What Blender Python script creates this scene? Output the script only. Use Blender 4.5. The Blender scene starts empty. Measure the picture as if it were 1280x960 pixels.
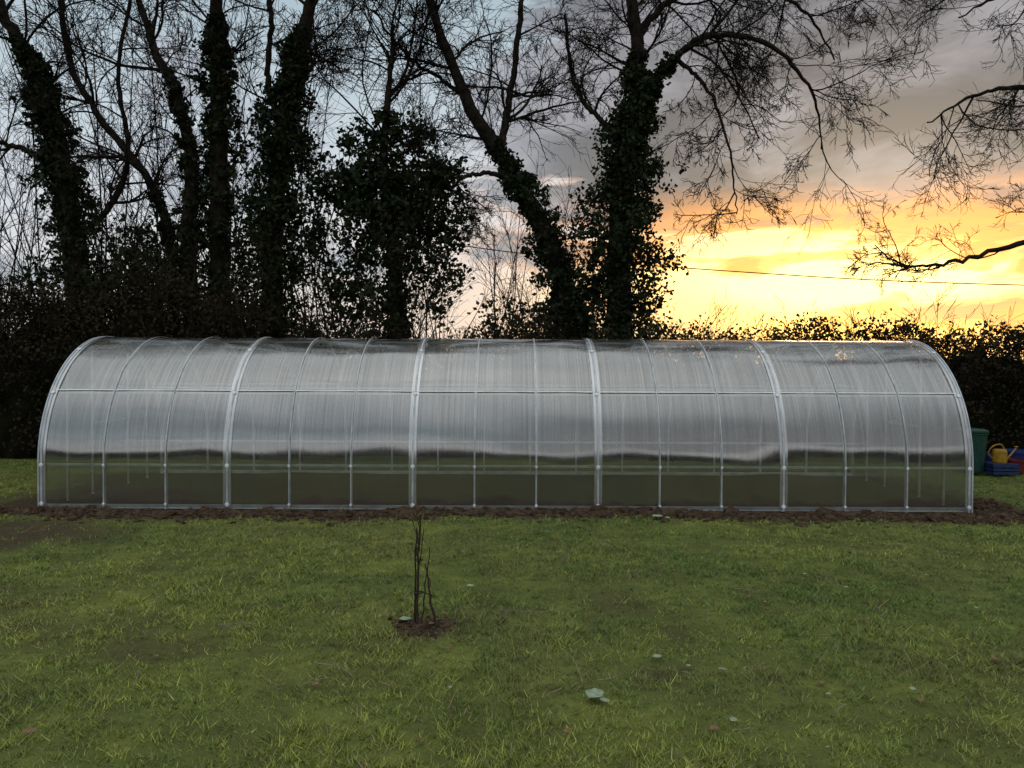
import bpy, math, random
import numpy as np
from mathutils import Vector, Matrix
rng = np.random.default_rng(7)
scene = bpy.context.scene
scene.view_settings.view_transform = 'Standard'
scene.view_settings.look = 'None'
scene.view_settings.exposure = 0

# ---------------------------------------------------------------- helpers
def link(o, parent=None):
    scene.collection.objects.link(o)
    if parent: o.parent = parent
    return o
def empty(name):
    return link(bpy.data.objects.new(name, None))
def mesh_obj(name, V, faces, mat, parent=None, smooth=False, col=None, uv=None):
    V = np.asarray(V, dtype=np.float32).reshape(-1, 3)
    if not isinstance(faces, list): faces = [faces]
    faces = [np.asarray(f, dtype=np.int32) for f in faces if len(f)]
    li = np.concatenate([f.ravel() for f in faces])
    cnt = np.concatenate([np.full(len(f), f.shape[1], dtype=np.int32) for f in faces])
    st = np.concatenate([[0], np.cumsum(cnt)[:-1]]).astype(np.int32)
    me = bpy.data.meshes.new(name)
    me.vertices.add(len(V)); me.vertices.foreach_set('co', V.ravel())
    me.loops.add(len(li)); me.loops.foreach_set('vertex_index', li)
    me.polygons.add(len(cnt)); me.polygons.foreach_set('loop_start', st)
    me.update(calc_edges=True)
    me.polygons.foreach_set('use_smooth', np.full(len(cnt), smooth))
    if col is not None:
        a = me.color_attributes.new('col', 'FLOAT_COLOR', 'POINT')
        c = np.ones((len(V), 4), dtype=np.float32); c[:, :3] = col
        a.data.foreach_set('color', c.ravel())
    if uv is not None:
        l = me.uv_layers.new(name='UVMap')
        l.data.foreach_set('uv', np.asarray(uv, dtype=np.float32)[li].ravel())
    me.materials.append(mat)
    return link(bpy.data.objects.new(name, me), parent)

def norm(a): return a / (np.linalg.norm(a, axis=-1, keepdims=True) + 1e-9)

class Tubes:
    def __init__(s): s.g = {}
    def add(s, P, R, k):
        P = np.asarray(P, float); R = np.asarray(R, float)
        if P.ndim == 2: P = P[None]; R = R[None]
        s.g.setdefault((P.shape[1], k), []).append((P, R))
    def arrays(s):
        VV, FF, off = [], [], 0
        for (n, k), lst in s.g.items():
            P = np.concatenate([a for a, b in lst]); R = np.concatenate([b for a, b in lst])
            M = len(P)
            T = norm(np.gradient(P, axis=1))
            mt = norm(T.mean(axis=1))
            ref = np.where(np.abs(mt[:, 2:3]) > .75, np.array([[1., .13, 0]]), np.array([[0., .1, 1.]]))
            U = norm(np.cross(T, ref[:, None, :])); W = np.cross(T, U)
            a = np.arange(k) * 2 * math.pi / k
            V = P[:, :, None, :] + R[:, :, None, None] * (U[:, :, None, :] * np.cos(a)[None, None, :, None] + W[:, :, None, :] * np.sin(a)[None, None, :, None])
            idx = np.arange(M * n * k).reshape(M, n, k) + off
            A = idx[:, :-1, :]; Bq = idx[:, 1:, :]
            F = np.stack([A, np.roll(A, -1, 2), np.roll(Bq, -1, 2), Bq], -1).reshape(-1, 4)
            VV.append(V.reshape(-1, 3)); FF.append(F); off += M * n * k
        return np.concatenate(VV), FF
    def obj(s, name, mat, parent=None):
        V, F = s.arrays()
        return mesh_obj(name, V, F, mat, parent, smooth=True)

def catmull(C, n):
    C = np.asarray(C, float)
    E = np.vstack([2 * C[0] - C[1], C, 2 * C[-1] - C[-2]])
    m = len(C) - 1
    out = []
    for u in np.linspace(0, m - 1e-6, n):
        i = int(u); t = u - i
        p0, p1, p2, p3 = E[i], E[i + 1], E[i + 2], E[i + 3]
        out.append(.5 * ((2 * p1) + (-p0 + p2) * t + (2 * p0 - 5 * p1 + 4 * p2 - p3) * t * t + (-p0 + 3 * p1 - 3 * p2 + p3) * t ** 3))
    return np.array(out)

def sample_poly(P, R, t):
    n = P.shape[1]
    f = t * (n - 1); i = np.clip(f.astype(int), 0, n - 2); w = (f - i)[..., None]
    m = np.arange(P.shape[0])[:, None]
    a = P[m, i]; b = P[m, i + 1]
    return a * (1 - w) + b * w, norm(b - a), R[m, i] * (1 - w[..., 0]) + R[m, i + 1] * w[..., 0]

def grow(T, P0, D0, L, R, levels):
    for lv, s in enumerate(levels):
        M = len(P0)
        if M == 0: return
        n = s['n']; P = np.zeros((M, n, 3)); P[:, 0] = P0; D = norm(D0)
        cur = rng.normal(0, s['wander'] * .6, (M, 3))
        for j in range(1, n):
            tt = j / (n - 1)
            D = norm(D + cur + rng.normal(0, s['wander'], (M, 3)) + np.array([0, 0, 1.]) * (s['up'] + s.get('up2', 0) * tt))
            P[:, j] = P[:, j - 1] + D * (L / (n - 1))[:, None]
        end = s.get('end', .35)
        RR = np.maximum(R[:, None] * np.linspace(1, end, n)[None], s.get('rmin', .004))
        T.add(P, RR, s['k'])
        c = s['kids']
        if lv == len(levels) - 1 or c == 0: return
        t = np.sort(rng.uniform(.15, 1, (M, c)), axis=1)
        p, d, r = sample_poly(P, RR, t)
        side = norm(np.cross(d, rng.normal(0, 1, (M, c, 3))))
        sp = s['spread'] * rng.uniform(.6, 1.3, (M, c, 1))
        D0 = norm(d + side * sp).reshape(-1, 3)
        P0 = p.reshape(-1, 3)
        L = (L[:, None] * s['ratio'] * rng.uniform(.5, 1.2, (M, c)) * (1.15 - .5 * t)).ravel()
        R = (r * .64).ravel()

def leaves_arrays(C, size, flat=0.0):
    M = len(C)
    a = norm(rng.normal(0, 1, (M, 3))); b = norm(np.cross(a, rng.normal(0, 1, (M, 3))))
    s = (size * rng.uniform(.6, 1.3, M))[:, None]
    V = np.stack([C - a * s * .55, C + b * s * .42 - a * s * .1, C + a * s * .6, C - b * s * .42 - a * s * .1], 1)
    F = np.arange(M * 4).reshape(M, 4)
    return V.reshape(-1, 3), F
def clump_points(centres, sig, per):
    C = np.repeat(centres, per, axis=0)
    s = np.repeat(sig, per)[:, None] if np.ndim(sig) else sig
    return C + rng.normal(0, 1, C.shape) * s

# ---------------------------------------------------------------- materials
def nmat(name):
    m = bpy.data.materials.new(name); m.use_nodes = True
    nt = m.node_tree
    return m, nt, nt.nodes['Principled BSDF']
def noise_mat(name, c1, c2, scale=5, rough=.8, bump=0, c3=None, attr=None, detail=3, spec=.3):
    m, nt, b = nmat(name)
    tc = nt.nodes.new('ShaderNodeTexCoord')
    nz = nt.nodes.new('ShaderNodeTexNoise'); nz.inputs['Scale'].default_value = scale; nz.inputs['Detail'].default_value = detail
    nt.links.new(tc.outputs['Object'], nz.inputs['Vector'])
    cr = nt.nodes.new('ShaderNodeValToRGB')
    cr.color_ramp.elements[0].position = .35; cr.color_ramp.elements[0].color = (*c1, 1)
    cr.color_ramp.elements[1].position = .65; cr.color_ramp.elements[1].color = (*c2, 1)
    if c3:
        e = cr.color_ramp.elements.new(.8); e.color = (*c3, 1)
    nt.links.new(nz.outputs['Fac'], cr.inputs['Fac'])
    nt.links.new(cr.outputs['Color'], b.inputs['Base Color'])
    b.inputs['Roughness'].default_value = rough
    b.inputs['Specular IOR Level'].default_value = spec
    if bump:
        bp = nt.nodes.new('ShaderNodeBump'); bp.inputs['Strength'].default_value = bump; bp.inputs['Distance'].default_value = .02
        nt.links.new(nz.outputs['Fac'], bp.inputs['Height']); nt.links.new(bp.outputs['Normal'], b.inputs['Normal'])
    return m
bark = noise_mat('bark', (.010, .008, .006), (.028, .023, .017), 9, .9, .5, spec=.05)
twig = noise_mat('twig_bark', (.014, .011, .008), (.04, .03, .02), 6, .9, spec=.05, detail=1)
ivy = noise_mat('ivy_leaf', (.007, .012, .004), (.020, .030, .010), 2.2, .6, spec=.12)
hedge_leaf = noise_mat('hedge_leaf', (.014, .015, .007), (.04, .03, .015), 1.6, .8, c3=(.06, .04, .02), spec=.1)
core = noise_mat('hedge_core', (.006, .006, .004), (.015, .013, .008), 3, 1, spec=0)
metal = noise_mat('galvanised_steel', (.36, .38, .40), (.54, .56, .58), 8, .42); metal.node_tree.nodes['Principled BSDF'].inputs['Metallic'].default_value = .2
zinc = noise_mat('bright_zinc', (.66, .67, .68), (.8, .8, .8), 8, .4)
soil_m = noise_mat('soil', (.03, .019, .012), (.085, .055, .034), 14, .95, .8, spec=.1)

# ---------------------------------------------------------------- ground
def hgt(x, y):
    return .018 * np.sin(x * .9 + 1) * np.cos(y * .8) + .010 * np.sin(x * 2.7 + y * 1.9) + .006 * np.sin(x * 5.1 - y * 4.3)
def soft(v, a, b):
    t = np.clip((v - a) / (b - a), 0, 1); return t * t * (3 - 2 * t)
def soilmask(x, y):
    w = .10 * np.sin(x * 3.1) + .08 * np.sin(x * 7.3 + 1) + .05 * np.sin(x * 17 + y * 5)
    m = soft(y + w * .8, 7.95, 8.45) * (1 - soft(y, 12.0, 12.3)) * (1 - soft(np.abs(x + .05) + w, 5.9, 6.25))
    m2 = 1 - soft(np.hypot(x + .565, (y - 4.72)) + w * .25, .10, .24)
    m3 = .85 * (1 - soft(np.hypot((x + 4.9) * .6, (y - 7.4)) + w, .3, 1.1))
    m4 = .7 * (1 - soft(np.hypot((x - .75), (y - 5.3)*.6) + w*.4, .05, .35))
    m5 = .5 * (1 - soft(np.hypot((x + 1.9) * .5, (y - 4.4)) + w*.8, .05, .5))
    return np.maximum(np.maximum(np.maximum(m, m2), np.maximum(m3, m4)), m5)
gx = np.concatenate([np.linspace(-400, -16, 14)[:-1], np.linspace(-16, 16, 161), np.linspace(16, 400, 14)[1:]])
gy = np.concatenate([np.linspace(-300, -2, 10)[:-1], np.linspace(-2, 18, 121), np.linspace(18, 900, 20)[1:]])
X, Y = np.meshgrid(gx, gy); Z = hgt(X, Y) * (1 - soft(np.abs(X), 14, 18)) * (1 - soft(Y, 15, 18))
V = np.stack([X, Y, Z], -1).reshape(-1, 3)
ii = np.arange(X.size).reshape(X.shape)
F = np.stack([ii[:-1, :-1], ii[:-1, 1:], ii[1:, 1:], ii[1:, :-1]], -1).reshape(-1, 4)
sm = soilmask(V[:, 0], V[:, 1])
gm, nt, b = nmat('lawn_ground')
at = nt.nodes.new('ShaderNodeAttribute'); at.attribute_name = 'col'
tc = nt.nodes.new('ShaderNodeTexCoord')
n1 = nt.nodes.new('ShaderNodeTexNoise'); n1.inputs['Scale'].default_value = 1.6; n1.inputs['Detail'].default_value = 9; n1.inputs['Roughness'].default_value = .75
n2 = nt.nodes.new('ShaderNodeTexNoise'); n2.inputs['Scale'].default_value = 40; n2.inputs['Detail'].default_value = 4
r1 = nt.nodes.new('ShaderNodeValToRGB'); e = r1.color_ramp.elements
e[0].position = .3; e[0].color = (.06, .055, .022, 1); e[1].position = .7; e[1].color = (.17, .18, .04, 1)
x = r1.color_ramp.elements.new(.5); x.color = (.10, .115, .03, 1)
r2 = nt.nodes.new('ShaderNodeValToRGB'); e = r2.color_ramp.elements
e[0].position = .35; e[0].color = (.03, .019, .012, 1); e[1].position = .7; e[1].color = (.09, .06, .038, 1)
mx = nt.nodes.new('ShaderNodeMix'); mx.data_type = 'RGBA'
for n_ in (n1, n2): nt.links.new(tc.outputs['Object'], n_.inputs['Vector'])
nt.links.new(n1.outputs['Fac'], r1.inputs['Fac']); nt.links.new(n2.outputs['Fac'], r2.inputs['Fac'])
nt.links.new(at.outputs['Fac'], mx.inputs[0]); nt.links.new(r1.outputs['Color'], mx.inputs[6]); nt.links.new(r2.outputs['Color'], mx.inputs[7])
nt.links.new(mx.outputs[2], b.inputs['Base Color']); b.inputs['Roughness'].default_value = .95; b.inputs['Specular IOR Level'].default_value = .1
bp = nt.nodes.new('ShaderNodeBump'); bp.inputs['Strength'].default_value = .8; bp.inputs['Distance'].default_value = .03
nt.links.new(n2.outputs['Fac'], bp.inputs['Height']); nt.links.new(bp.outputs['Normal'], b.inputs['Normal'])
mesh_obj('ground', V, F, gm, smooth=True, col=np.repeat(sm[:, None], 3, 1))

# grass blades
def vnoise(x, y):
    s = 0
    for fx, fy, ph, a in ((.8, .5, 0, 1), (1.7, 1.9, 2, .7), (3.3, -2.6, 4, .5), (6.1, 5.2, 1, .35), (-9.7, 8.3, 3, .3), (15, 13, 5, .25)):
        s = s + a * np.sin(fx * x + fy * y + ph + 1.5 * np.sin(fy * x - fx * y + ph))
    return s / 1.9
NT = 62000
td = rng.uniform(2.2, 13.2, NT); tx = rng.uniform(-1, 1, NT) * (td * .74 + 1.0)
tn = np.clip(vnoise(tx * 2.3 + 4, td * 2.6) * .5 + .5, 0, 1)
keep = (rng.uniform(0, 1, NT) > soilmask(tx, td) * 1.02) & (rng.uniform(0, 1, NT) < .5 + .5 * tn)
tx = tx[keep]; td = td[keep]; tn = tn[keep]; NT = len(tx)
PER = 10
ttone = rng.normal(0, .26, NT); tbr = np.exp(rng.normal(0, .28, NT)); th = rng.uniform(.7, 1.35, NT)
rep = lambda a: np.repeat(a, PER)
N = NT * PER
xx = rep(tx) + rng.normal(0, .017, N) * (1 + rep(td) * .05); d = rep(td) + rng.normal(0, .017, N) * (1 + rep(td) * .05); pn = rep(tn)
h = rng.gamma(6, .0034, N) * (.6 + .8 * pn) * rep(th); wd = rng.uniform(.0013, .0026, N) * (1 + d * .09)
az = rng.uniform(0, 2 * math.pi, N); lean = rng.uniform(.3, 1.7, N)
la = rng.uniform(0, 2 * math.pi, N)
base = np.stack([xx, d, hgt(xx, d) - .002], -1)
side = np.stack([np.cos(az), np.sin(az), np.zeros(N)], -1) * wd[:, None]
tip = base + np.stack([np.cos(la) * lean * h, np.sin(la) * lean * h, h], -1)
V = np.stack([base - side, base + side, tip], 1).reshape(-1, 3)
F = np.arange(N * 3).reshape(N, 3)
pz = np.clip(vnoise(xx, d) * .5 + .42 + rep(ttone) + rng.normal(0, .08, N) - .12 * np.clip(xx / 4, -1, 1), 0, 1)[:, None]
cA = np.array([.115, .195, .045]); cB = np.array([.37, .40, .075]); cS = np.array([.38, .30, .17])
col = cA * (1 - pz) + cB * pz
pb = soft(vnoise(xx * 1.6 + 9, d * 1.9 + 3) + rep(rng.normal(0, .25, NT)), .0, .8)[:, None] * .5
col = col * (1 - pb) + np.array([.22, .18, .08]) * pb
col *= rep(tbr)[:, None] * rng.uniform(.75, 1.25, (N, 1))
straw = rng.uniform(0, 1, N) < .08
col[straw] = cS * rng.uniform(.5, 1.1, (straw.sum(), 1))
col = np.clip(col, 0, .6)
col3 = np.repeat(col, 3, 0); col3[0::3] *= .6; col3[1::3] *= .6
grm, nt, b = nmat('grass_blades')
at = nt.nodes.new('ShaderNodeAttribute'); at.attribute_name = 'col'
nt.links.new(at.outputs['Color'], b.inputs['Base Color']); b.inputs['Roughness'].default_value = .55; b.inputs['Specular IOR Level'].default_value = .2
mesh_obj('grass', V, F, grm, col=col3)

# soil clods
t = (1 + 5 ** .5) / 2
ico = norm(np.array([(-1, t, 0), (1, t, 0), (-1, -t, 0), (1, -t, 0), (0, -1, t), (0, 1, t), (0, -1, -t), (0, 1, -t), (t, 0, -1), (t, 0, 1), (-t, 0, -1), (-t, 0, 1)], float))
icf = np.array([(0, 11, 5), (0, 5, 1), (0, 1, 7), (0, 7, 10), (0, 10, 11), (1, 5, 9), (5, 11, 4), (11, 10, 2), (10, 7, 6), (7, 1, 8), (3, 9, 4), (3, 4, 2), (3, 2, 6), (3, 6, 8), (3, 8, 9), (4, 9, 5), (2, 4, 11), (6, 2, 10), (8, 6, 7), (9, 8, 1)])
def clods(n, xs, ys, s):
    sc = s * rng.gamma(2.5, .4, n)
    V = ico[None] * (1 + rng.normal(0, .22, (n, 12, 1))) * sc[:, None, None] * np.array([1.2, 1, .65])
    z = hgt(xs, ys)
    V = V + np.stack([xs, ys, z + sc * .2], -1)[:, None]
    F = icf[None] + (np.arange(n) * 12)[:, None, None]
    return V.reshape(-1, 3), F.reshape(-1, 3)
n = 5600
cx = rng.uniform(-5.95, 5.95, n); cy = 8.66 - np.abs(rng.normal(0, .24, n))
V1, F1 = clods(n, cx, cy, .019)
n2_ = 260; a_ = rng.uniform(0, 6.28, n2_); r_ = np.abs(rng.normal(0, .11, n2_))
V2, F2 = clods(n2_, -.565 + r_ * np.cos(a_), 4.72 + r_ * np.sin(a_), .011)
n3_ = 500; V3, F3 = clods(n3_, 5.3 + np.abs(rng.normal(0, .3, n3_)), rng.uniform(8.5, 11.7, n3_), .02)
mesh_obj('soil', np.vstack([V1, V2, V3]), np.vstack([F1, F2 + len(V1), F3 + len(V1) + len(V2)]), soil_m)

# ---------------------------------------------------------------- greenhouse polytunnel
PT = empty('polytunnel_greenhouse')
YF, R, ZS, YC = 8.70, 1.5, .5, 10.2
X0, BAY, NB = -5.32, .7, 15
X1 = X0 + BAY * NB
def prof(s, off=0.0):
    s = np.asarray(s, float); tot = ZS * 2 + math.pi * R
    y = np.where(s < ZS, YF - off, np.where(s > tot - ZS, 2 * YC - YF + off, YC - (R + off) * np.cos((s - ZS) / R)))
    z = np.where(s < ZS, s, np.where(s > tot - ZS, tot - s, ZS + (R + off) * np.sin((s - ZS) / R)))
    return y, z
TOT = 2 * ZS + math.pi * R
def sheet(xa, xb, nx, ns, off, amp):
    xs = np.linspace(xa, xb, nx); ss = np.linspace(0.02, TOT - .02, ns)
    S, XX = np.meshgrid(ss, xs, indexing='ij')
    ph = (XX - X0) / BAY
    bul = np.sin(np.pi * (ph % 1)) ** 2
    dsp = amp * (bul * (.5 + .5 * np.sin(S * 5 + np.floor(ph) * 1.7)) + .6 * np.sin(XX * 1.9 + S * 2.1) * np.sin(S * 4.3 + XX))
    dsp += amp * .34 * np.sin(S * 11 + XX * 1.3 + np.sin(XX * 2.2) * 1.2)
    y, z = prof(S, 0.0)
    y2, z2 = prof(S, 1.0)
    y = y + (y2 - y) * (off + dsp); z = z + (z2 - z) * (off + dsp)
    V = np.stack([XX, y, z], -1).reshape(-1, 3)
    ii = np.arange(XX.size).reshape(XX.shape)
    F = np.stack([ii[:-1, :-1], ii[:-1, 1:], ii[1:, 1:], ii[1:, :-1]], -1).reshape(-1, 4)
    uv = np.stack([XX, S], -1).reshape(-1, 2)
    return V, F, uv

def poly_mat(name, refl0, refl1, haze, tint, rough):
    m = bpy.data.materials.new(name); m.use_nodes = True; nt = m.node_tree
    nt.nodes.remove(nt.nodes['Principled BSDF']); out = nt.nodes['Material Output']
    L = nt.links.new
    uv = nt.nodes.new('ShaderNodeUVMap')
    mp = nt.nodes.new('ShaderNodeMapping'); mp.inputs['Scale'].default_value = (60, .16, 1)
    L(uv.outputs[0], mp.inputs[0])
    nz = nt.nodes.new('ShaderNodeTexNoise'); nz.inputs['Scale'].default_value = 1; nz.inputs['Detail'].default_value = 3; nz.inputs['Roughness'].default_value = .8
    L(mp.outputs[0], nz.inputs['Vector'])
    bp = nt.nodes.new('ShaderNodeBump'); bp.inputs['Strength'].default_value = .5; bp.inputs['Distance'].default_value = .002
    L(nz.outputs['Fac'], bp.inputs['Height'])
    gl = nt.nodes.new('ShaderNodeBsdfGlossy'); gl.inputs['Roughness'].default_value = rough; gl.inputs['Color'].default_value = (1, .965, .93, 1)
    L(bp.outputs['Normal'], gl.inputs['Normal'])
    tr = nt.nodes.new('ShaderNodeBsdfTransparent'); tr.inputs['Color'].default_value = (*tint, 1)
    df = nt.nodes.new('ShaderNodeBsdfDiffuse'); df.inputs['Color'].default_value = (.52, .53, .54, 1)
    hz = nt.nodes.new('ShaderNodeMapRange'); hz.inputs[1].default_value = .35; hz.inputs[2].default_value = .7; hz.inputs[3].default_value = haze * .5; hz.inputs[4].default_value = haze * 1.8
    L(nz.outputs['Fac'], hz.inputs[0])
    m1 = nt.nodes.new('ShaderNodeMixShader'); L(hz.outputs[0], m1.inputs[0]); L(tr.outputs[0], m1.inputs[1]); L(df.outputs[0], m1.inputs[2])
    lw = nt.nodes.new('ShaderNodeLayerWeight'); lw.inputs['Blend'].default_value = .5
    pw = nt.nodes.new('ShaderNodeMath'); pw.operation = 'POWER'; pw.inputs[1].default_value = 3; L(lw.outputs['Facing'], pw.inputs[0])
    mr = nt.nodes.new('ShaderNodeMapRange'); mr.inputs[3].default_value = refl0; mr.inputs[4].default_value = refl1; L(pw.outputs[0], mr.inputs[0])
    st = nt.nodes.new('ShaderNodeMapRange'); st.inputs[1].default_value = .3; st.inputs[2].default_value = .72; st.inputs[3].default_value = .72; st.inputs[4].default_value = 1.28; L(nz.outputs['Fac'], st.inputs[0])
    mu = nt.nodes.new('ShaderNodeMath'); mu.operation = 'MULTIPLY'; mu.use_clamp = True; L(mr.outputs[0], mu.inputs[0]); L(st.outputs[0], mu.inputs[1])
    m2 = nt.nodes.new('ShaderNodeMixShader'); L(mu.outputs[0], m2.inputs[0]); L(m1.outputs[0], m2.inputs[1]); L(gl.outputs[0], m2.inputs[2])
    L(m2.outputs[0], out.inputs['Surface'])
    return m
pc = poly_mat('twinwall_polycarbonate', .235, .8, .06, (.78, .79, .74), .10)
pc2 = poly_mat('polycarbonate_joint', .32, .8, .34, (.7, .72, .74), .2)
for i in range(5):
    V, F, uv = sheet(X0 + i * 2.1 + .004, X0 + (i + 1) * 2.1 - .004, 43, 130, .0, .007)
    mesh_obj('polycarbonate_sheet_%d' % (i + 1), V, F, pc, PT, smooth=True, uv=uv)
for i in range(6):
    xc = X0 + i * 2.1
    w = .045
    V, F, uv = sheet(xc - w, xc + w, 3, 110, .012, 0)
    mesh_obj('joint_band_%d' % (i + 1), V, F, pc2, PT, smooth=True, uv=uv)
def bandbox(xc, w, o0, o1, s0=0.0, s1=TOT, ns=72):
    ss = np.linspace(s0, s1, ns)
    ya, za = prof(ss, o0); yb, zb = prof(ss, o1)
    V = np.stack([np.stack([np.full(ns, xc - w), ya, za], -1), np.stack([np.full(ns, xc + w), ya, za], -1),
                  np.stack([np.full(ns, xc + w), yb, zb], -1), np.stack([np.full(ns, xc - w), yb, zb], -1)], 1)
    ii = np.arange(ns * 4).reshape(ns, 4)
    A = ii[:-1]; B = ii[1:]
    F = np.stack([A, np.roll(A, -1, 1), np.roll(B, -1, 1), B], -1).reshape(-1, 4)
    F = np.vstack([F, ii[0][None], ii[-1][None]])
    return V.reshape(-1, 3), F
def join(parts):
    VV, FF, o = [], [], 0
    for V, F in parts:
        VV.append(V); FF.append(F + o); o += len(V)
    return np.vstack(VV), FF
parts = []; straps = []; scr = []
def box(c, h):
    c = np.array(c); h = np.array(h)
    V = np.array([(sx, sy, sz) for sx in (-1, 1) for sy in (-1, 1) for sz in (-1, 1)]) * h + c
    F = np.array([(0, 1, 3, 2), (4, 6, 7, 5), (0, 4, 5, 1), (2, 3, 7, 6), (0, 2, 6, 4), (1, 5, 7, 3)])
    return V, F
def disc(xc, s, r, off, th=.006):
    y, z = prof(np.array([s]), 0); y2, z2 = prof(np.array([s]), 1)
    nrm = np.array([0, (y2 - y)[0], (z2 - z)[0]]); c = np.array([xc, y[0], z[0]]) + nrm * off
    u = np.array([1., 0, 0]); v = np.cross(nrm, u)
    a = np.arange(10) * .6283
    ring = np.cos(a)[:, None] * u + np.sin(a)[:, None] * v
    V = np.vstack([c + ring * r, c + nrm * th + ring * r * .8, [c + nrm * th * 1.3]])
    i = np.arange(10); j = (i + 1) % 10
    return V, np.stack([i, j, j + 10, i + 10], -1), np.stack([i + 10, j + 10, np.full(10, 20), np.full(10, 20)], -1)
for i in range(NB + 1):
    xc = X0 + i * BAY
    wide = i % 3 == 0
    parts.append(bandbox(xc, .0125, -.034, -.010))
    if wide:
        straps.append(bandbox(xc, .010, .0155, .0185))
        if i in (0, NB): straps.append(bandbox(xc + (.035 if i else -.035), .008, .0155, .0185))
    else:
        straps.append(bandbox(xc, .006, .0125, .0145))
    for s in ([.06, .5] if not wide else [.06, .5, 1.35, 2.1]):
        V, Fa, Fb = disc(xc, s, .017 if not wide else .024, .015 if not wide else .02)
        scr.append((V, np.vstack([Fa, Fb])))
V, F = join(parts); mesh_obj('frame_arches', V, F, metal, PT, smooth=False)
V, F = join(straps); mesh_obj('outer_straps', V, F, metal, PT)
V, F = join(scr); mesh_obj('screw_washers', V, F, zinc, PT)
pur = []
for s in (.5, ZS + R * math.radians(34), ZS + R * math.radians(90), ZS + R * math.radians(146), TOT - .5):
    y, z = prof(np.array([s]), -.047)
    pur.append(box(((X0 + X1) / 2, y[0], z[0]), ((X1 - X0) / 2, .012, .012)))
for s in (0.02, TOT - .02):
    y, z = prof(np.array([s]), -.022)
    pur.append(box(((X0 + X1) / 2, y[0], .03), ((X1 - X0) / 2, .016, .022)))
V, F = join(pur); mesh_obj('purlins', V, F, metal, PT)
ss_ = ZS + R * math.radians(34); y, z = prof(np.array([ss_ - .007, ss_ + .007]), .0125); y2, z2 = prof(np.array([ss_ - .007, ss_ + .007]), .014)
rl = []
for i in range(NB):
    xa = X0 + i * BAY + .012; xb = X0 + (i + 1) * BAY - .012
    V = np.array([(xa, y[0], z[0]), (xa, y[1], z[1]), (xa, y2[1], z2[1]), (xa, y2[0], z2[0]), (xb, y[0], z[0]), (xb, y[1], z[1]), (xb, y2[1], z2[1]), (xb, y2[0], z2[0])])
    rl.append((V, np.array([(0, 1, 2, 3), (4, 7, 6, 5), (0, 4, 5, 1), (1, 5, 6, 2), (2, 6, 7, 3), (3, 7, 4, 0)])))
V, F = join(rl); mesh_obj('fixing_rail', V, F, zinc, PT)
for nm, xe, sg in (('left', X0 + .02, -1), ('right', X1 - .02, 1)):
    ss = np.linspace(0.02, TOT - .02, 60); y, z = prof(ss, -.04)
    V = np.vstack([np.stack([np.full(60, xe), y, z], -1), np.stack([np.full(60, xe), y, np.full(60, .02)], -1)])
    i = np.arange(59); F = np.stack([i, i + 1, i + 61, i + 60], -1)
    mesh_obj('end_panel_' + nm, V, F, pc, PT, uv=np.stack([V[:, 1], V[:, 2]], -1))
    fr = []
    for yy in (YC - .45, YC + .45, YC - 1.0, YC + 1.0):
        top = ZS + math.sqrt(max(0, (R - .05) ** 2 - (yy - YC) ** 2)) if abs(yy - YC) > .6 else 1.8
        fr.append(box((xe + sg * .016, yy, top / 2), (.012, .012, top / 2)))
    for zz in (.9, 1.812):
        fr.append(box((xe + sg * .018, YC, zz), (.012, .436 if zz > 1 else .435, .012)))
    V, F = join(fr); mesh_obj('door_frame_' + nm, V, F, metal, PT)

# ---------------------------------------------------------------- trees
def ivy_cover(path, radf, n_cl, per, t0, t1, size=.08, sig=.10):
    n = len(path)
    t = t0 + (t1 - t0) * rng.uniform(0, 1, n_cl) ** 1.1
    p, d, _ = sample_poly(path[None], np.zeros((1, n)), t[None]); p = p[0]; d = d[0]
    u = norm(np.cross(d, rng.normal(0, 1, (n_cl, 3))))
    ph = rng.uniform(0, 6.28, 4); an = np.arctan2(u[:, 1], u[:, 0])
    lump = 1 + .30 * np.sin(t * 38 + ph[0] + an) + .24 * np.sin(t * 71 + ph[1] - 2 * an) + .15 * np.sin(t * 130 + 3 * an + ph[2])
    r0 = radf(t)
    rad = r0 * lump * rng.uniform(0, 1, n_cl) ** .45 * np.where(rng.uniform(0, 1, n_cl) < .08, 1.4, 1)
    c = p + u * rad[:, None]
    pts = clump_points(c, sig * np.clip(r0 / .5, .45, 1.1) * rng.uniform(.5, 1.3, n_cl), per)
    return leaves_arrays(pts, np.full(len(pts), size))

LV = [dict(n=10, k=4, wander=.12, up=.02, kids=7, ratio=.58, spread=.85, rmin=.008),
      dict(n=8, k=3, wander=.14, up=.02, kids=5, ratio=.60, spread=.85, rmin=.006),
      dict(n=6, k=3, wander=.16, up=.03, kids=4, ratio=.62, spread=.8, rmin=.005),
      dict(n=5, k=3, wander=.16, up=.05, kids=0, ratio=.5, spread=.7, rmin=.0042)]
def lv(**kw):
    out = []
    for i, s in enumerate(LV):
        q = dict(s)
        for k_, v in kw.items():
            q[k_] = v[i] if isinstance(v, (list, tuple)) else v
        out.append(q)
    return out

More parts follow.
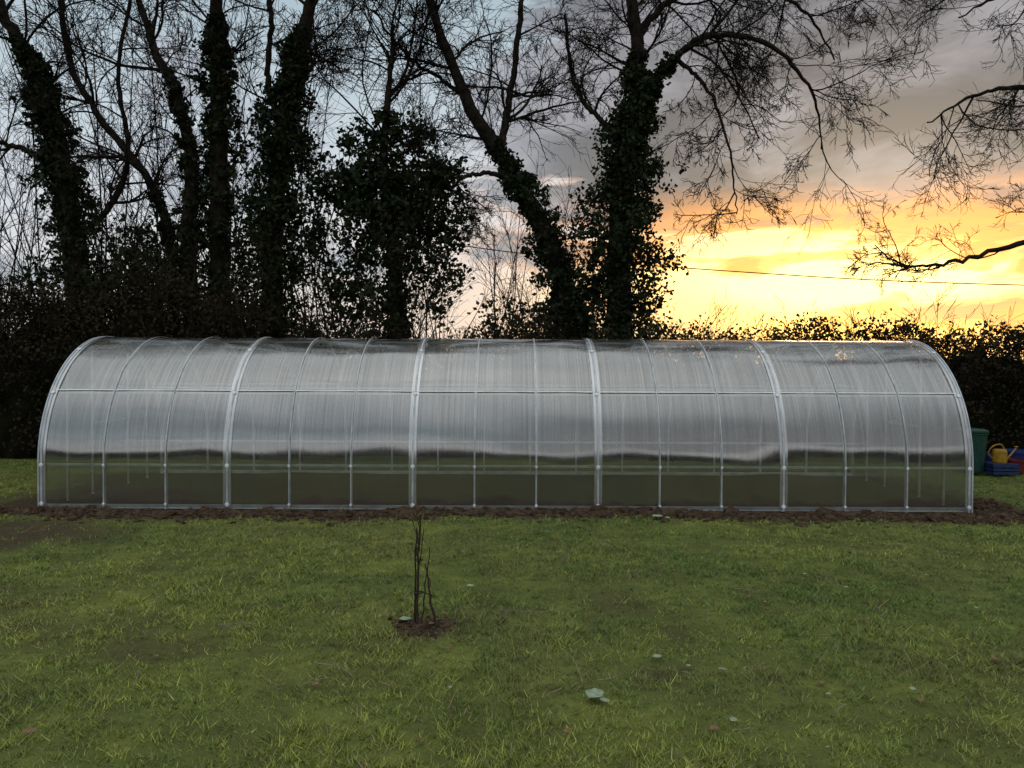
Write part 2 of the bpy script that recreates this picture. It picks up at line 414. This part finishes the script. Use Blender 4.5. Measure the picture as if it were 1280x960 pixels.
def tree(name, stems, yd, ivies, cfg=None, spawn=None, extra=None):
    root = empty(name); T = Tubes(); paths = []
    for si, (c, r0, r1) in enumerate(stems):
        C = [(q[0], yd + (q[2] if len(q) > 2 else 0), q[1]) for q in c]
        P = catmull(C, 36); P[3:] += rng.normal(0, .014, P[3:].shape)
        Rr = np.linspace(r0, r1, 36) * (1 + .06 * rng.normal(0, 1, 36))
        Rr[:4] *= np.linspace(1.35, 1.05, 4) if c[0][1] <= 0.01 else 1
        T.add(P, Rr, 9); paths.append((P, Rr))
        if spawn and spawn[si]:
            cnt, t0, t1, L0, ang = spawn[si][:5]
            t = rng.uniform(t0, t1, (1, cnt))
            p, d, r = sample_poly(P[None], Rr[None], t)
            sd = norm(np.cross(d, rng.normal(0, 1, (1, cnt, 3)) * np.array([.35, 1, .35])))
            D0 = norm(d * .7 + sd * ang)[0]
            grow(T, p[0], D0, L0 * rng.uniform(.45, 1.25, cnt), np.clip(r[0] * .45, .014, .030) * rng.uniform(.6, 1.25, cnt), cfg or LV)
    T.obj('trunk_and_branches', bark, root)
    VV, FF, o = [], [], 0
    for (si, r_pts, ncl, per, t0, t1) in ivies:
        tt = np.linspace(0, 1, len(r_pts))
        V, F = ivy_cover(paths[si][0], lambda t: np.interp((t - t0) / (t1 - t0), tt, r_pts), ncl, per, t0, t1)
        VV.append(V); FF.append(F + o); o += len(V)
    if extra:
        for (cx_, cz_, rx, rz, ncl, per) in extra:
            u = norm(rng.normal(0, 1, (ncl, 3))) * rng.uniform(.15, 1, (ncl, 1)) ** .6 * rng.choice([1, 1, 1, 1.25], (ncl, 1))
            c = np.array([cx_, yd, cz_]) + u * np.array([rx, rx * .9, rz])
            V, F = leaves_arrays(clump_points(c, np.full(ncl, .09) * rng.uniform(.6, 1.3, ncl), per), np.full(ncl * per, .085))
            VV.append(V); FF.append(F + o); o += len(V)
    if VV: mesh_obj('ivy', np.vstack(VV), FF, ivy, root)
    return root

tree('ivy_clad_tree', [([(-8.3, 0), (-8.4, 2.6), (-8.66, 4.9), (-8.97, 6.4), (-9.36, 7.56), (-9.9, 8.5), (-10.3, 9.8)], .26, .07),
      ([(-8.8, 5.1), (-9.28, 5.7, .2), (-9.98, 6.0, .2), (-10.9, 6.2)], .08, .03),
      ([(-8.55, 4.0), (-7.9, 4.9, .3), (-7.6, 6.0, .3), (-7.75, 7.4, .2), (-7.3, 9.2)], .07, .03)], 15,
     [(0, [.8, .85, .72, .46, .36, .28, .20, .08], 950, 20, .0, .74)], None, spawn=[(14, .45, 1, 2.4, .9), (7, .3, 1, 1.6, .9), (10, .2, 1, 1.8, .9)],
     extra=[(-7.5, 3.1, 1.0, 1.0, 150, 20), (-7.2, 4.1, .35, .5, 30, 16)])
tree('ivy_clad_tree', [([(-6.1, 0), (-6.3, 2.4), (-6.4, 4.1), (-6.32, 5.6), (-6.63, 7.0), (-7.05, 7.9), (-7.5, 9.4)], .2, .05),
      ([(-6.0, 0, .2), (-5.85, 2.5, .2), (-5.77, 4.9), (-5.77, 6.9), (-5.8, 7.9), (-5.82, 8.8), (-5.75, 10.4)], .24, .08),
      ([(-6.9, 0, .3), (-6.86, 3.3, .3), (-6.95, 4.6, .2), (-7.3, 5.5), (-8.1, 6.5), (-8.7, 7.6), (-8.9, 9.2)], .10, .05)], 15.2,
     [(0, [.7, .55, .28, .22, .18, .06], 340, 20, 0, .74), (1, [.6, .5, .40, .36, .26, .12], 700, 20, 0, .78), (2, [.5, .4, .12, .08], 120, 20, 0, .42)], None,
     spawn=[(11, .5, 1, 2.2, .8), (12, .5, 1, 2.0, .9), (14, .4, 1, 2.0, .9)])
tree('ivy_clad_tree', [([(-4.6, 0), (-4.6, 2.4), (-4.6, 4.1), (-4.45, 5.6), (-4.3, 6.8), (-4.0, 8.0), (-3.78, 8.9), (-3.4, 10.4)], .25, .08),
      ([(-4.45, 6.2), (-4.75, 7.2, .2), (-4.7, 8.6, .2), (-5.0, 10)], .07, .04)], 14.8,
     [(0, [.75, .66, .66, .54, .50, .30, .10], 1050, 20, 0, .73)], None, spawn=[(16, .5, 1, 2.2, .9), (9, .2, 1, 1.8, .8)])
tree('ivy_clad_tree', [([(-2.1, 0), (-2.2, 2.3), (-2.34, 4.1), (-2.5, 5.4), (-2.4, 7.0), (-2.3, 8.2)], .17, .03)], 14.9,
     [(0, [.3, .3, .5, .7, .6, .2], 360, 20, .05, .74)], None, spawn=[(20, .55, 1, 2.8, .65)],
     extra=[(-2.35, 4.7, 1.05, 1.15, 260, 20), (-3.3, 3.3, .55, .95, 80, 16), (-1.45, 3.6, .5, 1.1, 90, 16), (-3.2, 5.1, .7, .45, 90, 18), (-1.5, 5.2, .55, .5, 80, 18),
            (-2.0, 6.1, .5, .4, 45, 16), (-3.0, 6.0, .35, .35, 24, 16), (-3.75, 4.3, .3, .45, 28, 14), (-1.05, 4.5, .3, .5, 26, 14), (-2.6, 2.9, .9, .5, 60, 16)])
tree('ivy_clad_tree', [([(1.35, 0), (1.2, 2.2), (.85, 3.7), (.16, 5.15), (-.31, 5.84), (-.94, 6.9), (-1.48, 8.3), (-1.9, 9.8)], .23, .07),
      ([(-.28, 5.8), (-.12, 6.6, .2), (.0, 7.4, .2), (.12, 8.4), (.3, 10)], .08, .045),
      ([(.0, 5.35), (-.6, 5.35, -.2), (-1.1, 5.1, -.3), (-1.5, 4.2, -.3)], .055, .02),
      ([(-.95, 6.9), (-1.4, 7.3, .3), (-2.1, 7.8, .3), (-2.8, 8.7, .3)], .045, .02)], 15,
     [(0, [.6, .45, .40, .36, .32, .18, .08], 660, 20, 0, .60)], None,
     spawn=[(18, .5, 1, 2.0, .9), (12, .2, 1, 1.9, .9), (9, .3, 1, 1.3, .8), (8, .3, 1, 1.4, .8)], extra=[(.9, 2.6, .7, .5, 60, 16), (-.2, 2.5, .5, .6, 36, 14)])
droop = lv(up=[-.02, -.05, -.04, .02], wander=[.13, .15, .17, .17])
tree('ivy_clad_tree', [([(2.1, 0), (2.1, 2.3), (2.08, 4.1), (2.18, 5.6), (2.42, 6.8), (2.38, 7.9), (2.27, 8.8), (2.2, 10.4)], .27, .08),
      ([(2.4, 6.7), (3.1, 7.55, -.2), (3.75, 7.95, -.3), (4.9, 7.75, -.3), (5.7, 6.9, -.2), (6.0, 5.9)], .09, .012),
      ([(2.38, 8.0), (3.1, 8.9, .3), (4.5, 9.3, .4), (5.7, 8.7, .3), (6.3, 7.7, .2)], .08, .014),
      ([(3.1, 7.55, -.2), (3.65, 6.9, -.4), (4.05, 5.8, -.5), (4.2, 4.5, -.5)], .045, .01),
      ([(2.3, 5.9), (1.6, 6.6, .2), (1.2, 7.3, .3), (1.0, 8.6, .3)], .06, .03)], 15,
     [(0, [.85, .82, .84, .76, .56, .42, .26, .08], 1450, 20, 0, .69), (1, [.26, .1], 70, 18, 0, .2)], cfg=droop,
     spawn=[(14, .55, 1, 2.2, .9), (20, .15, 1, 2.2, .9), (18, .15, 1, 2.3, .9), (11, .1, 1, 1.6, .9), (11, .2, 1, 1.6, .9)])
d2 = lv(up=[.01, -.02, -.01, .02], wander=[.13, .15, .16, .16], rmin=[.006, .0042, .0034, .0028])
tree('bare_tree', [([(10.3, 0), (10.2, 2.0), (10.0, 4.0), (9.8, 6.0), (9.7, 8.5)], .28, .1),
      ([(10.1, 3.2), (8.9, 3.75), (7.6, 3.5), (6.74, 3.28), (6.2, 3.14), (5.6, 3.1), (5.15, 3.4)], .06, .008),
      ([(10.0, 4.2), (8.8, 5.3, .2), (7.6, 5.7, .2), (6.7, 5.6, .2), (6.0, 5.2, .2)], .07, .01),
      ([(9.9, 5.4), (8.8, 6.6), (7.8, 7.1), (7.0, 7.0), (6.3, 6.6)], .07, .01)], 11,
     [], cfg=d2, spawn=[(6, .3, 1, 2.2, .9), (10, .25, 1, .9, .8), (15, .2, 1, 1.4, .9), (17, .2, 1, 1.5, .9)])

# thicket of thin saplings & brambles behind/between the trunks
T = Tubes()
def stems(n, xa, xb, ya, yb, La, Lb, r):
    P0 = np.stack([rng.uniform(xa, xb, n), rng.uniform(ya, yb, n), np.zeros(n)], -1)
    D0 = np.stack([rng.normal(0, .12, n), rng.normal(0, .1, n), np.ones(n)], -1)
    return P0, D0, rng.uniform(La, Lb, n), np.full(n, r)
cfg = [dict(n=12, k=4, wander=.06, up=.04, kids=9, ratio=.32, spread=.7, rmin=.006),
       dict(n=7, k=3, wander=.12, up=.04, kids=5, ratio=.55, spread=.7, rmin=.0045),
       dict(n=5, k=3, wander=.14, up=.03, kids=0, ratio=.5, spread=.6, rmin=.004)]
for a in ((80, -15, -2.2, 15.8, 19, 5, 10.5, .024), (34, -2.6, 2.2, 15.8, 19, 3, 7, .018), (14, 2.2, 9, 14.5, 17, 1.8, 3.3, .010), (90, -14, -3, 13.2, 15, 1.6, 4.2, .012)):
    grow(T, *stems(*a), cfg)
T.obj('sapling_thicket', twig)

# hedges
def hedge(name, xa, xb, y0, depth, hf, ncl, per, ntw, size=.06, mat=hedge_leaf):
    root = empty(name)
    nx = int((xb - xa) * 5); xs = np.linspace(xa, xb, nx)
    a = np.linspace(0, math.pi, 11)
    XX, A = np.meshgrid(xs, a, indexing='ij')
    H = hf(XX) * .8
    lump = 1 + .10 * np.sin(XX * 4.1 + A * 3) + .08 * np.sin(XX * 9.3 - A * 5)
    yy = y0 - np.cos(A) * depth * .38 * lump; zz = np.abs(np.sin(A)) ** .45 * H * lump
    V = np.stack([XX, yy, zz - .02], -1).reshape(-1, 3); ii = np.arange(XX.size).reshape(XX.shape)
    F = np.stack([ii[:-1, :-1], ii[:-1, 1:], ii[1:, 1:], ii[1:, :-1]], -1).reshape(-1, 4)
    mesh_obj('light_block_core', V, F, core, root)  # dark inner body added to stop light passing through the leaves
    x = rng.uniform(xa, xb, ncl); h = hf(x)
    u = rng.uniform(0, 1, ncl)
    z = h * u ** .7; w = depth * .5 * np.sqrt(np.clip(1.05 - (z / h) ** 3, 0, 1))
    y = y0 + np.where(rng.uniform(0, 1, ncl) < .8, -1, 1) * w * rng.uniform(.6, 1.08, ncl)
    top = rng.uniform(0, 1, ncl) < .25
    z = np.where(top, h * rng.uniform(.84, 1.06, ncl), z); y = np.where(top, y0 + rng.uniform(-.4, .4, ncl) * depth, y)
    pts = clump_points(np.stack([x, y, z], -1), np.full(ncl, .09), per); pts[:, 2] = np.abs(pts[:, 2])
    V, F = leaves_arrays(pts, np.full(len(pts), size)); mesh_obj('leaves', V, F, mat, root)
    T = Tubes(); x = rng.uniform(xa, xb, ntw)
    P0 = np.stack([x, y0 + rng.uniform(-.5, .4, ntw) * depth, hf(x) * rng.uniform(.3, .9, ntw)], -1)
    grow(T, P0, np.stack([rng.normal(0, .5, ntw), rng.normal(-.2, .5, ntw), np.ones(ntw)], -1), rng.uniform(.3, .9, ntw), np.full(ntw, .008),
         [dict(n=6, k=3, wander=.14, up=.03, kids=4, ratio=.5, spread=.7, rmin=.005), dict(n=4, k=3, wander=.14, up=.02, kids=0, ratio=.5, spread=.6, rmin=.004)])
    T.obj('twigs', twig, root)
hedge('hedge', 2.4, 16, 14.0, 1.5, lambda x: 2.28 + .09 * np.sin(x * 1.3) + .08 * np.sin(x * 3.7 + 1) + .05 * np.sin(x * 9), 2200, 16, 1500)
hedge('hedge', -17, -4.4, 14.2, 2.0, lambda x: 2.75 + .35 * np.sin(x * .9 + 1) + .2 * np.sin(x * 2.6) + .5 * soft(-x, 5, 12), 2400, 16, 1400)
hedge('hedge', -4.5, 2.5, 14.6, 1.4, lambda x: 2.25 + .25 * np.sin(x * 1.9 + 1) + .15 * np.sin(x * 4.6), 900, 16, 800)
hedge('hedge', -26, 26, -13.5, 2.0, lambda x: 3.0 + .5 * np.sin(x * .5) + .35 * np.sin(x * 1.3 + 2) + .2 * np.sin(x * 3.1), 1500, 10, 20, size=.2)

# ---------------------------------------------------------------- overhead wire
T = Tubes()
C = [(-12, 30, 8.1), (-1.2, 28, 6.0), (8, 26.3, 4.95), (17.0, 24.6, 4.35), (34, 22, 3.9)]
T.add(catmull(C, 40), np.full(40, .02), 5)
wire = noise_mat('wire_black', (.01, .01, .01), (.02, .02, .02), 5, .7)
T.obj('overhead_wire', wire)

# ---------------------------------------------------------------- newly planted sapling with canes
root = empty('newly_planted_sapling')
T = Tubes(); sx, sy = -.565, 4.72
def stick(a, b, r0, r1, wob=.004, n=10):
    P = np.linspace(a, b, n) + np.vstack([[0, 0, 0], rng.normal(0, wob, (n - 2, 3)), [0, 0, 0]]); T.add(P, np.linspace(r0, r1, n), 6)
stick((sx - .02, sy, -.02), (sx + .005, sy, .71), .010, .005)
stick((sx - .035, sy + .03, -.02), (sx - .02, sy + .02, .62), .009, .004)
stick((sx + .11, sy - .02, -.02), (sx + .035, sy, .40), .008, .005)
stick((sx + .09, sy, .06), (sx + .05, sy + .02, .36), .005, .003)
stick((sx - .02, sy, .24), (sx + .10, sy - .01, .20), .004, .003)
stick((sx + .01, sy, .0), (sx + .06, sy + .01, .5), .006, .003)
grow(T, np.array([[sx, sy, .40], [sx, sy, .48], [sx, sy, .52], [sx - .02, sy, .45]]), np.array([[.25, 0, 1], [-.2, .2, 1], [.15, -.2, 1], [-.15, 0, 1.2]]),
     np.array([.22, .2, .18, .16]), np.full(4, .004), [dict(n=7, k=4, wander=.08, up=.05, kids=2, ratio=.4, spread=.5, rmin=.0025), dict(n=5, k=3, wander=.1, up=.03, kids=0, ratio=.5, spread=.5, rmin=.002)])
stake = noise_mat('sapling_bark', (.02, .012, .009), (.055, .03, .02), 30, .8)
T.obj('stems_and_canes', stake, root)
T = Tubes()
a = np.linspace(0, 6.283, 16)
for zz in (.22, .42): T.add(np.stack([sx - .008 + .026 * np.cos(a), sy + .02 + .024 * np.sin(a), np.full(16, zz)], -1), np.full(16, .004), 4)
T.obj('ties', stake, root)

# ---------------------------------------------------------------- fallen leaves and twigs
def leafmesh(c, L, rot, curl, tilt=0):
    t = np.linspace(0, 1, 7); w = np.sin(t * math.pi) ** .7 * .36 * L * (1 + .12 * np.sin(t * 25))
    x = (t - .5) * L; up = curl * L * (2 * t - 1) ** 2
    V = np.stack([np.stack([x, w, up + w * .5], -1), np.stack([x, 0 * w, up], -1), np.stack([x, -w, up + w * .35], -1)], 1).reshape(-1, 3)
    cr, sr = math.cos(rot), math.sin(rot)
    V = np.stack([V[:, 0] * cr - V[:, 1] * sr, V[:, 0] * sr + V[:, 1] * cr, V[:, 2]], -1) + np.array(c)
    F = []
    for i in range(6):
        for j in range(2): F.append((i * 3 + j, i * 3 + j + 1, i * 3 + j + 4, i * 3 + j + 3))
    return V, np.array(F)
spec = [(.41, 3.72, .12, .9, 0), (.45, 3.66, .06, 2.2, 0), (-.66, 4.78, .08, .1, 0), (.82, 4.28, .06, .3, 0), (1.13, 4.08, .05, 2.6, 0), (1.33, 4.10, .05, .2, 1), (1.55, 8.15, .13, .3, 0), (1.65, 8.1, .08, 1.5, 0),
        (-2.05, 3.25, .06, .2, 1), (2.45, 5.6, .04, 1, 0), (3.2, 5.9, .04, 2, 0), (2.3, 6.0, .04, .4, 0), (3.1, 5.1, .04, 1, 0), (2.0, 3.8, .04, 1, 0), (-.3, 3.8, .025, 1, 0), (.25, 3.35, .04, .6, 1), (-.3, 5.6, .06, .2, 0)]
A, Bm = [], []
for (x, y, L, r, k) in spec: (Bm if k else A).append(leafmesh((x, y, float(hgt(x, y)) + .024), L, r, .12))
for i in range(60):
    x = rng.uniform(-1, 1); y = rng.uniform(3.2, 8.4); x = x * y * .7 + (.8 if rng.uniform() < .5 else 0)
    (A if rng.uniform() < .12 else Bm).append(leafmesh((x, y, float(hgt(x, y)) + .018), rng.uniform(.02, .05), rng.uniform(0, 6), rng.uniform(0, .3)))
root = empty('fallen_leaves')
V, F = join(A); mesh_obj('pale_leaves', V, F, noise_mat('pale_leaf', (.16, .20, .13), (.27, .33, .22), 30, .6), root, smooth=True)
V, F = join(Bm); mesh_obj('brown_leaves', V, F, noise_mat('brown_leaf', (.12, .055, .03), (.24, .13, .08), 30, .7), root, smooth=True)
T = Tubes(); n = 40
yy = rng.uniform(3.2, 8, n); xx = rng.uniform(-.7, .7, n) * yy
P0 = np.stack([xx, yy, hgt(xx, yy) + .024], -1); P0 = np.vstack([P0, [(-1.05, 4.08, .03), (-.08, 5.0, .03), (.36, 3.82, .035), (-1.8, 4.7, .025)]])
D0 = np.vstack([np.stack([rng.normal(0, 1, n), rng.normal(0, .6, n), np.zeros(n)], -1), [(1, -.05, 0), (1, .2, 0), (.1, .6, .3), (1, .1, 0)]])
Lk = np.concatenate([rng.uniform(.05, .2, n), [.28, .3, .25, .25]])
grow(T, P0, D0, Lk, np.full(n + 4, .003), [dict(n=6, k=4, wander=.1, up=0, kids=1, ratio=.4, spread=.6, rmin=.0018), dict(n=4, k=3, wander=.1, up=0, kids=0, ratio=.5, spread=.5, rmin=.0012)])
T.obj('fallen_twigs', noise_mat('dead_twig', (.16, .12, .08), (.3, .24, .17), 20, .8))

# ---------------------------------------------------------------- garden containers on the right
def lathe(profile, n=28, sq=0):
    a = np.arange(n) * 2 * math.pi / n
    cx = np.cos(a); sy_ = np.sin(a)
    if sq:
        f = 1 / (np.abs(cx) ** sq + np.abs(sy_) ** sq) ** (1 / sq); cx = cx * f; sy_ = sy_ * f
    V = np.array([[(r * c, r * s, z) for c, s in zip(cx, sy_)] for r, z in profile]).reshape(-1, 3)
    m = len(profile); ii = np.arange(m * n).reshape(m, n); A = ii[:-1]; B = ii[1:]
    F = np.stack([A, np.roll(A, -1, 1), np.roll(B, -1, 1), B], -1).reshape(-1, 4)
    return V, [F, ii[-1][None], ii[0][None]]
def plastic(n, c): return noise_mat(n, tuple(q * .6 for q in c), c, 12, .5)
def pot(name, loc, profile, mat, sq=0, extra=None, sc=1):
    root = empty(name); root.location = loc; root.scale = (sc, sc, sc)
    V, F = lathe(profile, sq=sq); mesh_obj('body', V, F, mat, root, smooth=False)
    if extra: extra(root)
    return root
def lid(root):
    V, F = lathe([(.27, .74), (.28, .75), (.28, .785), (.22, .81), (.1, .82), (.01, .822)], sq=5); mesh_obj('lid', V, F, gr, root)
    V, F = box((0, .25, .76), (.2, .05, .02)); mesh_obj('handle', V, F, gr, root)
gr = plastic('green_plastic', (.015, .06, .045))
pot('green_garden_bin', (7.24, 12.2, 0), [(.2, 0), (.22, .05), (.24, .4), (.26, .7), (.275, .71), (.275, .735)], gr, 5, lid, .86)
tub = [(.15, 0), (.17, .03), (.20, .25), (.215, .255), (.215, .28), (.19, .28), (.16, .06), (.02, .05)]
pot('blue_tub', (8.15, 12.4, 0), [(r * 1.15, z * 1.2) for r, z in tub], plastic('blue_plastic', (.012, .04, .18)))
pot('blue_tub', (7.70, 12.6, 0), tub, plastic('navy_plastic', (.015, .035, .13)))
pot('red_plant_pot', (7.92, 12.1, 0), tub, plastic('red_plastic', (.15, .02, .018)), sc=.8)
yel = plastic('yellow_plastic', (.42, .23, .02))
def can(root):
    T = Tubes(); T.add(catmull([(.12, 0, .06), (.22, 0, .16), (.33, 0, .30)], 8), np.linspace(.025, .014, 8), 8)
    T.add(catmull([(-.12, 0, .08), (-.22, 0, .18), (-.14, 0, .32), (.02, 0, .36), (.1, 0, .26)], 14), np.full(14, .013), 8)
    T.obj('spout_and_handle', yel, root)
    V, F = lathe([(.014, .0), (.04, .03), (.035, .035)], 14); o = mesh_obj('rose', V, F, yel, root); o.location = (.32, 0, .29)
pot('yellow_watering_can', (7.62, 12.0, .178), [(.12, 0), (.13, .02), (.13, .22), (.115, .26), (.07, .27)], yel, 0, can, .8)
root = empty('blue_crate'); root.location = (7.62, 12.0, 0)
pts = []
for z in (.035, .09, .145):
    pts += [box((0, -.17, z), (.2, .008, .02)), box((0, .17, z), (.2, .008, .02)), box((-.192, 0, z), (.008, .16, .02)), box((.192, 0, z), (.008, .16, .02))]
pts.append(box((0, 0, .171), (.205, .18, .006)))
V, F = join(pts); mesh_obj('slats', V, F, plastic('crate_plastic', (.02, .04, .12)), root)

# ---------------------------------------------------------------- world
w = bpy.data.worlds.new('World'); scene.world = w; w.use_nodes = True
nt = w.node_tree; L = nt.links.new; bg = nt.nodes['Background']
def setin(sock, v):
    if hasattr(v, 'is_output'): L(v, sock)
    elif isinstance(v, tuple): sock.default_value = (*v, 1) if len(sock.default_value) == 4 else v
    else: sock.default_value = v
def M(op, a, b=0, c=0, clamp=False):
    n = nt.nodes.new('ShaderNodeMath'); n.operation = op; n.use_clamp = clamp
    setin(n.inputs[0], a); setin(n.inputs[1], b); setin(n.inputs[2], c); return n.outputs[0]
def SS(v, a, b, lo=0., hi=1.):
    if a > b: a, b, lo, hi = b, a, hi, lo
    n = nt.nodes.new('ShaderNodeMapRange'); n.interpolation_type = 'SMOOTHSTEP'
    setin(n.inputs[0], v); n.inputs[1].default_value = a; n.inputs[2].default_value = b; n.inputs[3].default_value = lo; n.inputs[4].default_value = hi; return n.outputs[0]
def MIX(f, a, b, mode='MIX'):
    n = nt.nodes.new('ShaderNodeMix'); n.data_type = 'RGBA'; n.blend_type = mode; n.clamp_factor = True
    setin(n.inputs[0], f); setin(n.inputs[6], a); setin(n.inputs[7], b); return n.outputs[2]
def GAUSS(az, el, a0, e0, sa, se):
    p = M('POWER', M('ABSOLUTE', M('DIVIDE', M('SUBTRACT', az, a0), sa)), 2); q = M('POWER', M('ABSOLUTE', M('DIVIDE', M('SUBTRACT', el, e0), se)), 2)
    return M('EXPONENT', M('MULTIPLY', M('ADD', p, q), -1))
tc = nt.nodes.new('ShaderNodeTexCoord'); sp = nt.nodes.new('ShaderNodeSeparateXYZ'); L(tc.outputs['Generated'], sp.inputs[0])
x_, y_, z_ = sp.outputs
el = M('ARCSINE', z_); az = M('ARCTAN2', x_, y_)
def NOISE(scale, sx_, sz_, detail=7, rough=.55, dist=0., off=(0, 0, 0)):
    mp = nt.nodes.new('ShaderNodeMapping'); mp.inputs['Scale'].default_value = (sx_, sx_, sz_); mp.inputs['Location'].default_value = off
    L(tc.outputs['Generated'], mp.inputs[0])
    n = nt.nodes.new('ShaderNodeTexNoise'); n.inputs['Scale'].default_value = scale; n.inputs['Detail'].default_value = detail; n.inputs['Roughness'].default_value = rough; n.inputs['Distortion'].default_value = dist
    L(mp.outputs[0], n.inputs['Vector']); return n.outputs['Fac']
nA = NOISE(1, 2.6, 8, 6, .58, .3, (3.1, 1.7, .4)); nB = NOISE(1, 7, 30, 5, .6, .5, (1, 5, 2)); nC = NOISE(1, 4.0, 11, 5, .6, .5, (8, 2, 6))
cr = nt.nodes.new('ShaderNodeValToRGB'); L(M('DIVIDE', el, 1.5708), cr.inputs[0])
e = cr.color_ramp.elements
e[0].position = 0; e[0].color = (.66, .64, .66, 1); e[1].position = 1; e[1].color = (1.3, 1.38, 1.40, 1)  # zenith raised beyond the natural sky as added light for the lawn
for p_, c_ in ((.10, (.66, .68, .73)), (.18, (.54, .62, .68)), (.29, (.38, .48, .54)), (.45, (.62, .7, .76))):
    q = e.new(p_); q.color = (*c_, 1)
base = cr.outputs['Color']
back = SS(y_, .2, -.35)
base = MIX(back, base, MIX(1.0, base, (1.35, 1.33, 1.32), 'MULTIPLY'))  # extra brightness added behind the camera to feed the tunnel reflections
front = M('SUBTRACT', 1, back)
right = SS(az, -.10, .20)
glowW = M('MULTIPLY', GAUSS(az, el, .25, .05, .45, .15), front)
base = MIX(M('MULTIPLY', glowW, .7), base, (.95, .62, .40))
glow = M('MULTIPLY', GAUSS(az, el, .46, .105, .25, .078), front)
base = MIX(M('MULTIPLY', glow, 1.8, clamp=True), base, (1.6, .80, .10))
core_g = M('MULTIPLY', GAUSS(az, el, .42, .115, .20, .045), front)
base = MIX(M('MULTIPLY', core_g, 1.7, clamp=True), base, (2.6, 1.85, .55))
# clouds
hi = M('MULTIPLY', right, SS(el, .16, .205))
dens = M('ADD', nA, M('MULTIPLY', hi, .34))
dens = M('ADD', dens, M('MULTIPLY', M('SUBTRACT', nB, .5), .60))
dens = M('SUBTRACT', dens, M('MULTIPLY', core_g, .08))
lowband = M('MULTIPLY', GAUSS(az, el, .54, .064, .14, .017), .26)
dens = M('ADD', dens, lowband)
cl = SS(dens, .51, .62)
cl = M('MULTIPLY', cl, M('SUBTRACT', 1, M('MULTIPLY', SS(el, .45, .8), .6)))
warm = M('MULTIPLY', SS(el, .24, .165), SS(az, -.05, .3))
gcol = MIX(SS(nC, .38, .62), (.085, .088, .105), (.30, .295, .33))
gcol = MIX(SS(az, .15, -.25), gcol, (.44, .47, .53))
gcol = MIX(back, gcol, (.46, .48, .51))
gcol = MIX(SS(el, .5, .9), gcol, (.80, .85, .88))
wcol = MIX(SS(nB, .4, .6), (.42, .17, .09), (1.2, .42, .04))
ccol = MIX(M('MULTIPLY', warm, front), gcol, wcol)
sky_c = MIX(cl, base, ccol)
rim = M('MULTIPLY', M('MULTIPLY', M('MULTIPLY', cl, M('SUBTRACT', 1, cl)), 3.8), GAUSS(az, el, .40, .17, .3, .08))
sky_c = MIX(M('MULTIPLY', rim, front), sky_c, (1.4, .48, .05))
nis = nt.nodes.new('ShaderNodeTexSky'); nis.sky_type = 'NISHITA'; nis.sun_disc = False; nis.sun_elevation = math.radians(6); nis.sun_rotation = math.radians(25)
sc_ = MIX(1.0, nis.outputs[0], (.02, .02, .02), 'MULTIPLY')
tot = MIX(1.0, sky_c, sc_, 'ADD')
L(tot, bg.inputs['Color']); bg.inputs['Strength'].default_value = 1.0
try: w.cycles.sampling_method = 'NONE'
except Exception as ex: print(ex)

sd = bpy.data.lights.new('sun', 'SUN'); sd.energy = .35; sd.angle = math.radians(12); sd.color = (1, .75, .5)
so = link(bpy.data.objects.new('sun', sd))
azs, els = math.radians(25), math.radians(6)
so.rotation_euler = Vector((math.sin(azs) * math.cos(els), math.cos(azs) * math.cos(els), math.sin(els))).to_track_quat('Z', 'Y').to_euler()

cam = bpy.data.cameras.new('camera'); cam.sensor_width = 36; cam.lens = 27.06; cam.clip_end = 3000
co = link(bpy.data.objects.new('camera', cam)); co.location = (0, 0, 1.6)
co.rotation_euler = (Matrix.Rotation(math.radians(90 - 1.07), 4, 'X') @ Matrix.Rotation(math.radians(.25), 4, 'Z')).to_euler()
scene.camera = co
